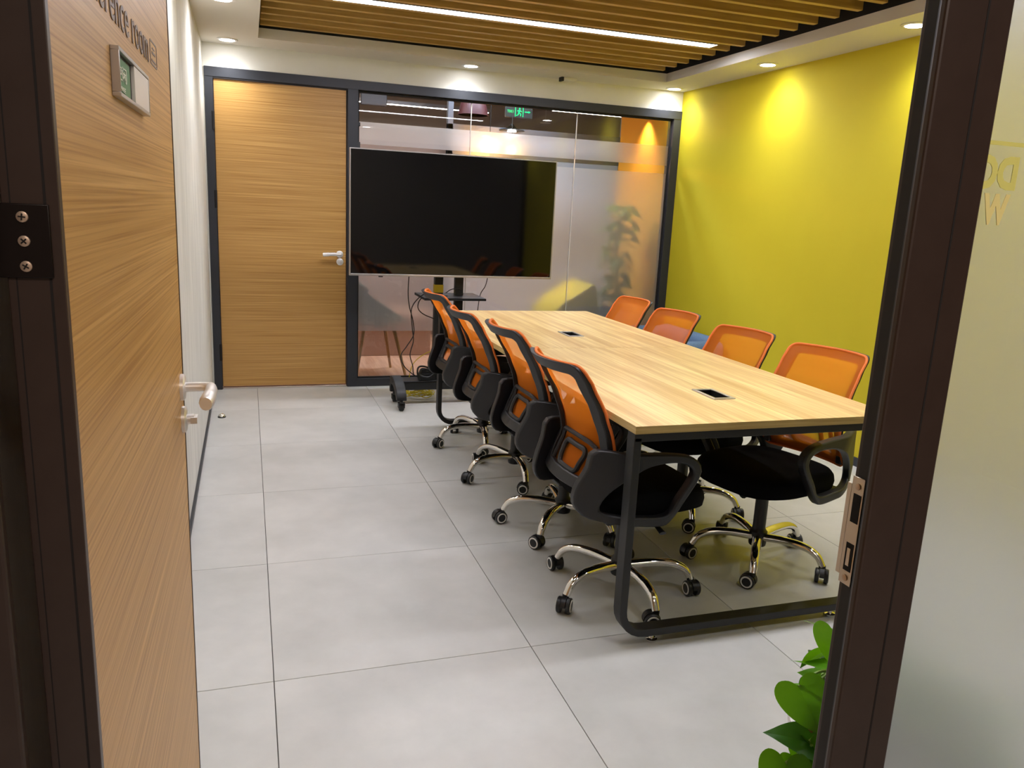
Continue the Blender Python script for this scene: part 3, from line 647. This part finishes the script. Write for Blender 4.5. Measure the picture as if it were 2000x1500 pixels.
cable('cable', [(1.55, 3.16, 0.93), (1.545, 3.2, 0.85), (1.535, 3.3, 0.76), (1.53, 3.34, 0.55), (1.52, 3.34, 0.2), (1.50, 3.30, 0.18)], 0.003, 'rubber', 'black cable dropping from the television beside the shelf')
cable('cable', [(1.25, 3.165, 0.80), (1.29, 3.165, 0.825), (1.34, 3.17, 0.83), (1.37, 3.18, 0.815)], 0.003, 'rubber', 'black cable arched between the two stand posts')
pts = []
for k in range(60):
    a = k*0.62; rr = 0.075+0.012*math.sin(k*1.7); pts.append((1.14+rr*1.25*math.cos(a), 3.42+rr*math.sin(a), 0.008+0.03*(k/60)+0.01*math.sin(k*2.1)+0.01))
cable('cable_coil', pts, 0.0035, 'yellow_cable', 'coil of yellow network cable on the floor under the stand')
cable('network_cable', [(1.06, 3.50, 0.03), (1.08, 3.48, 0.20), (1.12, 3.45, 0.28), (1.19, 3.40, 0.34), (1.23, 3.33, 0.36)], 0.003, 'yellow_cable', 'pale yellow network cable rising to the left post')
t = thing('door_stop', 'small chrome dome doorstop on the floor by the left wall', 'doorstop', (-0.227, 3.034, 0))
build('dome', MB().lathe([(0.022, 0), (0.022, 0.008), (0.018, 0.018), (0.009, 0.024), (0.001, 0.0255)], n=20), 'chrome', t); build('rubber_ring', MB().lathe([(0.024, 0.0), (0.0255, 0.003), (0.024, 0.006), (0.0215, 0.006)], n=20), 'rubber', t)

# ------------------------------------------------------------------ blue sofa against the yellow wall
sf = thing('sofa', 'low slate blue sofa by the yellow wall behind the chairs', 'sofa', (3.08, 3.05, 0))
def pillow(x0, x1, y0, y1, z0, z1): return MB().box(x0, x1, y0, y1, z0, z1)
build('backrest', pillow(0.10, 0.24, -0.20, 0.62, 0.12, 0.52), 'blue_fabric', sf, 0.06, seg=5)
build('armrest', pillow(-0.24, 0.22, -0.26, -0.14, 0.12, 0.50), 'blue_fabric', sf, 0.05, seg=5); build('armrest', pillow(-0.24, 0.22, 0.54, 0.66, 0.12, 0.50), 'blue_fabric', sf, 0.05, seg=5)
build('seat', pillow(-0.26, 0.14, -0.15, 0.55, 0.12, 0.36), 'blue_fabric', sf, 0.04, seg=4)
for x in (-0.2, 0.18):
    for y in (-0.20, 0.60): build('leg', MB().cyl((x, y, 0), (x, y, 0.13), 0.014, 0.02, 12), 'beech', sf)

# ------------------------------------------------------------------ plants
def heart(L_, W_, fold=0.25, droop=0.25):
    """pointed heart leaf along +x from the stalk: two lobes behind the notch, shallow fold, drooping tip"""
    edge = catmull([(0.0, 0.0, 0), (-0.13, 0.13, 0), (-0.17, 0.32, 0), (-0.06, 0.47, 0), (0.14, 0.50, 0), (0.40, 0.42, 0), (0.65, 0.27, 0), (0.85, 0.11, 0), (1.0, 0.0, 0)], 3)
    mb = MB(); n = len(edge)
    for s_ in (1, -1):
        rows = []
        for i, e in enumerate(edge):
            m = max(0, (i-6)/(n-7)); row = []
            for t in (0, 0.35, 0.7, 1):
                u, v = m+(e.x-m)*t, e.y*t
                row.append((u*L_, s_*v*W_, v*W_*fold*(1-0.4*t)-droop*L_*max(0, u)**2))
            rows.append(row if s_ > 0 else row[::-1])
        mb.grid(rows)
    return mb
def leaf_mesh(name, m, L_, W_, fold=0.25, droop=0.25):
    mb = heart(L_, W_, fold, droop); me = bpy.data.meshes.new(name); me.from_pydata(mb.v, [], mb.f); me.shade_smooth(); me.materials.append(M[m]); return me
def place_leaf(me, parent, p, yaw, pitch, roll, sc=1, name='leaf'):
    o = bpy.data.objects.new(name, me); C.objects.link(o); o.parent = parent; o.location = p; o.rotation_euler = (roll, pitch, yaw); o.scale = (sc, sc, sc); return o
pl = thing('pothos_plant', 'bushy green pothos in a planter just inside the entrance glass', 'plant', (1.12, -1.08, 0))
build('planter', MB().lathe([(0.10, 0), (0.125, 0.02), (0.15, 0.36), (0.158, 0.38), (0.158, 0.40), (0.145, 0.40), (0.143, 0.37), (0.01, 0.36)], n=28), 'pot', pl)
build('soil', MB().lathe([(0.142, 0.355), (0.142, 0.37), (0.001, 0.378)], n=24), 'soil', pl)
lf = leaf_mesh('leaf', 'leaf', 0.112, 0.084, 0.15, 0.12); lf2 = leaf_mesh('leaf', 'leaf_dark', 0.10, 0.075, 0.3)
def aim_leaf(me, parent, p, tip, face, sc, name='leaf'):
    """leaf whose stalk end sits at p, tip pointing along tip, upper side turned towards face"""
    x = Vector(tip).normalized(); z = Vector(face); z = (z-x*z.dot(x)).normalized(); y = z.cross(x)
    o = bpy.data.objects.new(name, me); C.objects.link(o); o.parent = parent
    m = Matrix(((x.x, y.x, z.x), (x.y, y.y, z.y), (x.z, y.z, z.z))).to_4x4()
    o.matrix_local = Matrix.Translation(Vector(p)-Vector(parent.location)) @ m @ Matrix.Scale(sc, 4); return o
stems = MB(); rnd = random.Random(3)
FACE = (-0.62, -0.60, 0.5)
for p, tip, fc, sc, me in [((0.968, -1.10, 0.650), (0.18, 0.0, -0.98), (-0.8, -0.5, 0.3), 0.85, lf), ((0.907, -1.10, 0.545), (0.42, -0.2, -0.86), FACE, 1.12, lf), ((0.952, -1.085, 0.535), (-0.12, -0.05, -0.98), FACE, 0.62, lf2),
                           ((0.968, -1.09, 0.545), (-0.75, 0.3, 0.2), (-0.3, -0.4, 0.85), 0.42, lf), ((0.952, -1.10, 0.415), (-0.86, 0.1, 0.42), (-0.25, -0.4, 0.8), 0.95, lf2), ((0.893, -1.11, 0.392), (-0.10, -0.3, -0.93), FACE, 1.15, lf),
                           ((0.925, -1.10, 0.385), (0.12, -0.3, -0.93), FACE, 0.8, lf), ((0.950, -1.10, 0.420), (0.20, -0.2, -0.95), FACE, 0.95, lf), ((0.962, -1.08, 0.50), (0.3, 0.0, -0.9), FACE, 0.9, lf)]:
    aim_leaf(me, pl, p, tip, fc, sc)
    q = Vector(p)-Vector(pl.location); stems.tube(catmull([(0.0, 0.0, 0.37), (q.x*0.35, q.y*0.4, q.z*0.6+0.2), (q.x*0.75, q.y*0.8, q.z+0.02), q], 6), 0.0028, 6)
for k in range(80):
    a = rnd.uniform(-1.9, 1.9); rr = rnd.uniform(0.03, 0.22); z = rnd.uniform(0.40, 0.57)-rr*0.3
    x, y = rr*math.cos(a)+0.02, rr*math.sin(a)
    x = max(x, 0.0); y = max(y, -0.21)
    place_leaf(lf if rnd.random() < 0.6 else lf2, pl, (x, y, z), a+rnd.uniform(-0.5, 0.5), rnd.uniform(-0.1, 0.9), rnd.uniform(-0.5, 0.5), rnd.uniform(0.6, 0.95))
    stems.tube(catmull([(x*0.1, y*0.1, 0.37), (x*0.5, y*0.5, z*0.8+0.1), (x, y, z)], 4), 0.0025, 5)
build('stem', stems, 'vein', pl)['kind'] = 'stuff'
aim_leaf(leaf_mesh('withered_leaf', 'brown_leaf', 0.04, 0.028, 0.6, 0.2), pl, (0.95, -1.10, 0.468), (0.05, 0, -1), FACE, 0.9, 'withered_leaf')

# ------------------------------------------------------------------ the office behind the glass
OY0, OY1 = YB+0.09, 9.4
structure(B('office_floor', 'office_floor', None, -1.5, 6.2, OY0-0.06, OY1, -0.06, -0.002, 0))
structure(B('office_ceiling', 'office_ceiling', None, -1.5, 6.2, OY0+0.01, OY1, 2.85, 2.9, 0))
structure(B('office_back_wall', 'office_wall', None, -1.5, 6.2, OY1, OY1+0.08, 0, 2.9, 0))
structure(B('office_side_wall', 'office_wall', None, -1.58, -1.5, OY0, OY1, 0, 2.9, 0))
structure(B('office_side_wall', 'office_white', None, 6.2, 6.28, OY0, OY1, 0, 2.9, 0))
structure(B('mustard_wall', 'orange_wall', None, XR+0.0, XR+0.1, OY0-0.03, 4.95, 0, 2.85, 0))
structure(B('office_low_wall', 'office_low', None, -1.5, 2.15, 6.3, 6.4, 0, 2.15, 0))
gr = structure_empty('trim_4')       # glazed room beyond: blue grey rails and posts
B('rail', 'steel_blue', gr, 1.72, 4.6, 5.2, 5.26, 2.06, 2.13); B('rail', 'steel_blue', gr, 1.72, 4.6, 5.2, 5.26, 1.86, 1.93); B('rail', 'steel_blue', gr, 1.72, 4.6, 5.2, 5.26, 0, 0.08)
for x in (1.72, 3.48): B('post', 'steel_blue', gr, x, x+0.05, 5.2, 5.26, 0, 2.85)
structure(B('office_soffit', 'office_wall', None, 2.62, XR, OY0+0.01, 4.95, 2.30, 2.845, 0))
structure(B('office_white_wall', 'office_white', None, 1.95, 5.4, 5.9, 6.0, 0, 2.2, 0))
t = thing('office_light', 'ceiling strip light in the office above the exit sign side', 'ceiling light', (0, 0, 0))
def office_fill(x, y, label, m='panel'):  # panels added out of sight, only to brighten the office
    t = thing('fill_panel', label, 'ceiling light', (x, y, 2.84), 0, 'panel lights added to brighten the office')
    build('diffuser', MB().box(-0.6, 0.6, -0.15, 0.15, -0.008, 0), m, t, 0, False); build('housing', MB().ring([(-0.62, -0.17, -0.01), (0.62, -0.17, -0.01), (0.62, 0.17, -0.01), (-0.62, 0.17, -0.01)], [(-0.6, -0.15, -0.01), (0.6, -0.15, -0.01), (0.6, 0.15, -0.01), (-0.6, 0.15, -0.01)], (0, 0, 0.018)), 'silver', t, 0, False)
office_fill(1.95, 4.62, 'panel light added to brighten the office between the pendant lamps and the glass'); office_fill(0.2, 4.9, 'dimmer panel light added to brighten the office above the pale shell chair', 'fill_dim')
def ostrip(x0, x1, y, z, label):
    t = thing('office_light', label, 'ceiling light', ((x0+x1)/2, y, z), 0, 'strip lights in the office behind the glass'); h = (x1-x0)/2
    build('diffuser', MB().box(-h, h, -0.02, 0.02, 0, 0.004), 'office_strip', t, 0, False)
    build('housing', MB().box(-h-0.01, h+0.01, -0.026, 0.026, 0.005, 0.05).cyl((-h*0.7, 0, 0.05), (-h*0.7, 0, 2.85-z), 0.003, n=6).cyl((h*0.7, 0, 0.05), (h*0.7, 0, 2.85-z), 0.003, n=6), 'silver', t, 0, False)
bpy.data.objects.remove(t)
ostrip(0.75, 1.51, 7.18, 2.6, 'short upper office strip light behind the glass near the door frame')
ostrip(0.9, 2.97, 8.2, 2.6, 'long office strip light added in place of a strip reflected in the glass over the television')  # stands in for a room strip mirrored in the panes
ostrip(3.56, 4.5, 7.38, 2.6, 'office strip light seen through the glass beyond the exit sign arrow')
es = thing('exit_sign', 'dark hanging exit sign with green running man and arrow', 'sign', (2.33, 5.0, 2.26))
build('panel', MB().box(-0.13, 0.13, -0.012, 0.012, -0.055, 0.055), 'sign_dark', es, 0.003)
B('hanger', 'black_steel', es, -0.09, -0.085, -0.004, 0.004, 0.05, 0.59, 0); B('hanger', 'black_steel', es, 0.085, 0.09, -0.004, 0.004, 0.05, 0.59, 0)
pm = MB()
def flat(mb, pts, y=-0.0125, d=0.001): return mb.prism([(a, y, b) for a, b in pts], (0, -d, 0))
flat(pm, [(-0.040, -0.045), (-0.034, -0.045), (-0.034, 0.045), (-0.040, 0.045)]); flat(pm, [(0.034, -0.045), (0.040, -0.045), (0.040, 0.045), (0.034, 0.045)]); flat(pm, [(-0.040, 0.039), (0.040, 0.039), (0.040, 0.045), (-0.040, 0.045)])
flat(pm, [(0.004+0.008*math.cos(a*PI/5), 0.025+0.008*math.sin(a*PI/5)) for a in range(10)])
for p in ([(-0.004, 0.014), (0.010, 0.012), (0.004, -0.012), (-0.010, -0.010)], [(0.008, 0.012), (0.026, 0.002), (0.024, -0.003), (0.006, 0.004)], [(-0.004, 0.014), (-0.022, 0.006), (-0.020, 0.0), (-0.004, 0.006)],
          [(0.004, -0.012), (0.020, -0.020), (0.016, -0.040), (0.011, -0.039), (0.013, -0.023), (-0.002, -0.016)], [(-0.010, -0.010), (-0.012, -0.026), (-0.028, -0.034), (-0.026, -0.040), (-0.006, -0.030), (-0.002, -0.014)],
          [(0.052, -0.004), (0.090, -0.004), (0.090, -0.010), (0.108, 0.0), (0.090, 0.010), (0.090, 0.004), (0.052, 0.004)]): flat(pm, p)
build('pictogram', pm, 'exit_green', es, 0, False)
tx = text('exit_lettering', 'EXIT', 'exit_green', es, 0.022, 0.06, mirror=True); tx.location = (-0.115, -0.0122, -0.014)
t = thing('pendant_lamp', 'dark red bell pendant lamp in the office behind the glass', 'lamp', (1.90, 5.0, 2.195), 0, 'pendant lamps in the office')
build('shade', MB().lathe([(0.136, 0), (0.130, 0.03), (0.105, 0.13), (0.07, 0.19), (0.025, 0.215), (0.02, 0.25), (0.018, 0.25), (0.022, 0.21), (0.066, 0.185), (0.10, 0.128), (0.126, 0.03), (0.134, 0.0)], n=28), 'red_shade', t)
build('lens', MB().lathe([(0.001, 0.05), (0.05, 0.06), (0.06, 0.09), (0.02, 0.16)], n=20), 'warm_disc', t); build('cord', MB().cyl((0, 0, 0.24), (0, 0, 0.655), 0.004, n=8), 'rubber', t)
t = thing('pendant_lamp', 'flat black disc pendant lamp below the exit sign', 'lamp', (2.31, 5.12, 2.10), 0, 'pendant lamps in the office')
build('shade', MB().lathe([(0.12, 0), (0.118, 0.006), (0.05, 0.022), (0.02, 0.05), (0.016, 0.06), (0.001, 0.062)], n=28), 'black_plastic', t); build('lens', MB().lathe([(0.04, -0.001), (0.04, -0.008), (0.001, -0.012)], n=20), 'disc', t)
build('cord', MB().cyl((0, 0, 0.06), (0, 0, 0.75), 0.003, n=8), 'rubber', t)
for x, y, z, r, lb in ((2.06, 4.98, 1.93, 0.05, 'large glowing filament bulb pendant behind the frosted band'), (2.235, 4.88, 1.90, 0.028, 'small glowing bulb pendant right of the large bulb')):
    t = thing('bulb_pendant', lb, 'lamp', (x, y, z), 0, 'bare bulb pendants in the office')
    build('bulb', MB().lathe([(0.001, -r), (r*0.6, -r*0.8), (r*0.95, -r*0.3), (r, 0), (r*0.9, r*0.45), (r*0.5, r*0.95), (r*0.35, r*1.3)], n=20), 'bulb', t)
    build('socket', MB().lathe([(r*0.4, r*1.2), (r*0.42, r*1.9), (r*0.15, r*2.1), (0.003, r*2.2), (0.003, 2.85-z)], n=12), 'rubber', t)
t = thing('wall_downlight', 'warm downlight washing the mustard office wall', 'lamp', (3.262, 4.40, 2.296)); build('lens', MB().lathe([(0.05, 0), (0.05, -0.006), (0.001, -0.008)], n=20), 'warm_disc', t)
build('trim_ring', MB().lathe([(0.052, 0.004), (0.064, 0.002), (0.064, -0.004), (0.052, -0.008)], n=24), 'white_plastic', t)
ld = bpy.data.lights.new('wash_lamp', 'SPOT'); ld.energy = 26; ld.spot_size = math.radians(92); ld.spot_blend = 0.8; ld.color = (1, 0.62, 0.28); ld.shadow_soft_size = 0.05
lo_ = bpy.data.objects.new('lamp', ld); C.objects.link(lo_); lo_.parent = t; lo_.location = (0, 0, -0.02)
em = thing('emergency_light', 'blue grey emergency light with two round heads behind the glass', 'lamp', (1.19, 6.2, 2.50))
build('body', MB().box(-0.13, 0.13, -0.03, 0.03, -0.16, -0.01), 'steel_blue', em, 0.01)
for s in (-1, 1):
    build('head', MB().lathe([(0.05, -0.05), (0.055, -0.045), (0.05, -0.0), (0.02, 0.03)], (s*0.075, 0, 0.055), 20, 'y').cyl((s*0.075, 0, -0.01), (s*0.075, 0, 0.02), 0.01, n=8), 'steel_blue', em)
build('rod', MB().cyl((-0.1, 0, -0.02), (-0.1, 0, 0.33), 0.005, n=8).cyl((0.1, 0, -0.02), (0.1, 0, 0.33), 0.005, n=8), 'steel_blue', em)
od = thing('downlight', 'small round office downlight right of the exit sign', 'ceiling light', (3.9, 8.55, 2.58)); build('lens', MB().lathe([(0.06, 0), (0.06, -0.006), (0.001, -0.008)], n=20), 'disc', od)
build('trim_ring', MB().lathe([(0.003, 0.27), (0.003, 0.006), (0.062, 0.004), (0.074, 0.002), (0.074, -0.004), (0.062, -0.008)], n=24), 'white_plastic', od)
def shell_chair(label, m, loc, rz):
    t = thing('shell_chair', label, 'chair', loc, rz, 'shell chairs in the office'); rows = []
    for i in range(13):
        u = i/12
        P = catmull([(0.23, 0, 0.435), (0.10, 0, 0.42), (-0.10, 0, 0.425), (-0.19, 0, 0.50), (-0.235, 0, 0.64), (-0.26, 0, 0.78)], 6)
        p = P[min(len(P)-1, int(u*(len(P)-1)))]; hw = 0.225*(1-0.25*max(0, u-0.7)/0.3) if u > 0.1 else 0.2
        side = max(0.02, 0.45+(0.23-p.x)/0.49*0.33-p.z)
        rows.append([(p.x+abs(v)**3*0.07*(u > 0.5), v*hw, p.z+abs(v)**3*side) for v in [-1+2*j/12 for j in range(13)]])
    build('shell', MB().grid(rows), m, t, solid=0.008)
    for sx, sy in ((1, 1), (1, -1), (-1, 1), (-1, -1)): build('leg', MB().cyl((sx*0.12, sy*0.12, 0.42), (sx*0.21, sy*0.20, 0.0), 0.016, 0.011, 12), 'beech', t)
    build('seat_bracket', MB().box(-0.13, 0.13, -0.02, 0.02, 0.40, 0.418).box(-0.02, 0.02, -0.13, 0.13, 0.40, 0.418), 'black_steel', t, 0.002)
    return t
shell_chair('pale green shell chair with wooden legs behind the frosted glass', 'pale_shell', (0.93, 4.30, 0), 0.15)
t = thing('lounge_seat', 'yellow sloped lounge seat behind the glass beyond the table end', 'seat', (2.56, 4.32, 0))
prof = [(-0.17, 0.10), (-0.17, 0.42), (-0.14, 0.54), (-0.06, 0.63), (0.06, 0.70), (0.18, 0.775), (0.235, 0.77), (0.26, 0.60), (0.27, 0.10)]
build('body', MB().prism([(p.x, -0.26, p.y) for p in catmull([(a, b, 0) for a, b in prof], 4)], (0, 0.52, 0)), 'yellow_shell', t, 0.03, seg=4)
build('base', MB().box(-0.15, 0.24, -0.23, 0.23, 0, 0.11), 'black_plastic', t, 0.01)
M['ledge'] = mat('rose_wood_ledge', (176, 140, 122), 0.6)
t = thing('low_shelf', 'low rose wood ledge running behind the pale shell chair', 'shelf', (0.6, 5.2, 0)); build('top', MB().box(-1.2, 1.0, -0.15, 0.15, 0.36, 0.40), 'office_floor', t, 0.002, False); build('plinth', MB().box(-1.18, 0.98, -0.12, 0.14, 0, 0.36), 'ledge', t, 0.002, False)
op = thing('potted_plant', 'tall leafy potted plant behind the frosted glass by the mustard wall', 'plant', (3.05, 4.22, 0))
build('planter', MB().lathe([(0.12, 0), (0.15, 0.03), (0.17, 0.42), (0.155, 0.42), (0.15, 0.40), (0.01, 0.40)], n=24), 'pot', op)
build('trunk', MB().tube(catmull([(0, 0, 0.38), (0.02, 0.0, 0.7), (-0.01, 0.01, 1.05), (0.0, 0.0, 1.35)], 6), 0.018, 10), 'beech', op)
ol = leaf_mesh('leaf', 'leaf_dark', 0.20, 0.15); rnd = random.Random(11); stm = MB()
for k in range(84):
    a = rnd.uniform(0, 2*PI); rr = rnd.uniform(0.02, 0.10); z = rnd.uniform(0.5, 1.45); x, y = rr*math.cos(a), rr*math.sin(a)*0.8
    place_leaf(ol, op, (x, y, z), a+rnd.uniform(-0.4, 0.4), rnd.uniform(-0.3, 0.7), rnd.uniform(-0.4, 0.4), rnd.uniform(0.5, 0.85)); stm.tube([(0, 0, z-0.08), (x, y, z)], 0.004, 5)
for x, z in ((0.09, 1.42), (0.10, 1.30), (0.10, 1.20), (-0.16, 1.08)):
    place_leaf(ol, op, (x-0.05, -0.16, z), 0.3, 0.3, 0.9, 0.75); stm.tube([(0, 0, z-0.1), (x-0.05, -0.16, z)], 0.004, 5)
build('stem', stm, 'vein', op)['kind'] = 'stuff'

# ------------------------------------------------------------------ the corridor we stand in
structure(B('corridor_floor', 'tile', None, -2.0, 4.0, -4.0, YF-0.06, -0.06, -0.001, 0))
structure(B('corridor_wall', 'office_wall', None, -2.0, 4.0, -4.1, -4.0, 0, 2.6, 0))
structure(B('corridor_end_wall', 'office_wall', None, -2.1, -2.0, -4.0, YF, 0, 2.6, 0))
structure(B('corridor_end_wall', 'office_wall', None, 4.0, 4.1, -4.0, YF, 0, 2.6, 0))
structure(B('partition_wall', 'office_wall', None, -2.0, XL, -1.449, YF, 0, 2.8, 0))
structure(B('partition_wall', 'office_wall', None, XR, 4.0, -1.449, YF, 0, 2.8, 0))
structure(B('corridor_ceiling', 'office_ceiling', None, -2.1, 4.1, -4.0, -1.48, 2.6, 2.65, 0))
t = thing('corridor_light', 'white ceiling panel light in the corridor behind the viewer', 'ceiling light', (0.6, -2.9, 2.585))
build('diffuser', MB().box(-0.6, 0.6, -0.15, 0.15, 0, 0.008), 'corridor_strip', t, 0, False); build('housing', MB().box(-0.61, 0.61, -0.16, 0.16, 0.0085, 0.015), 'silver', t, 0, False)
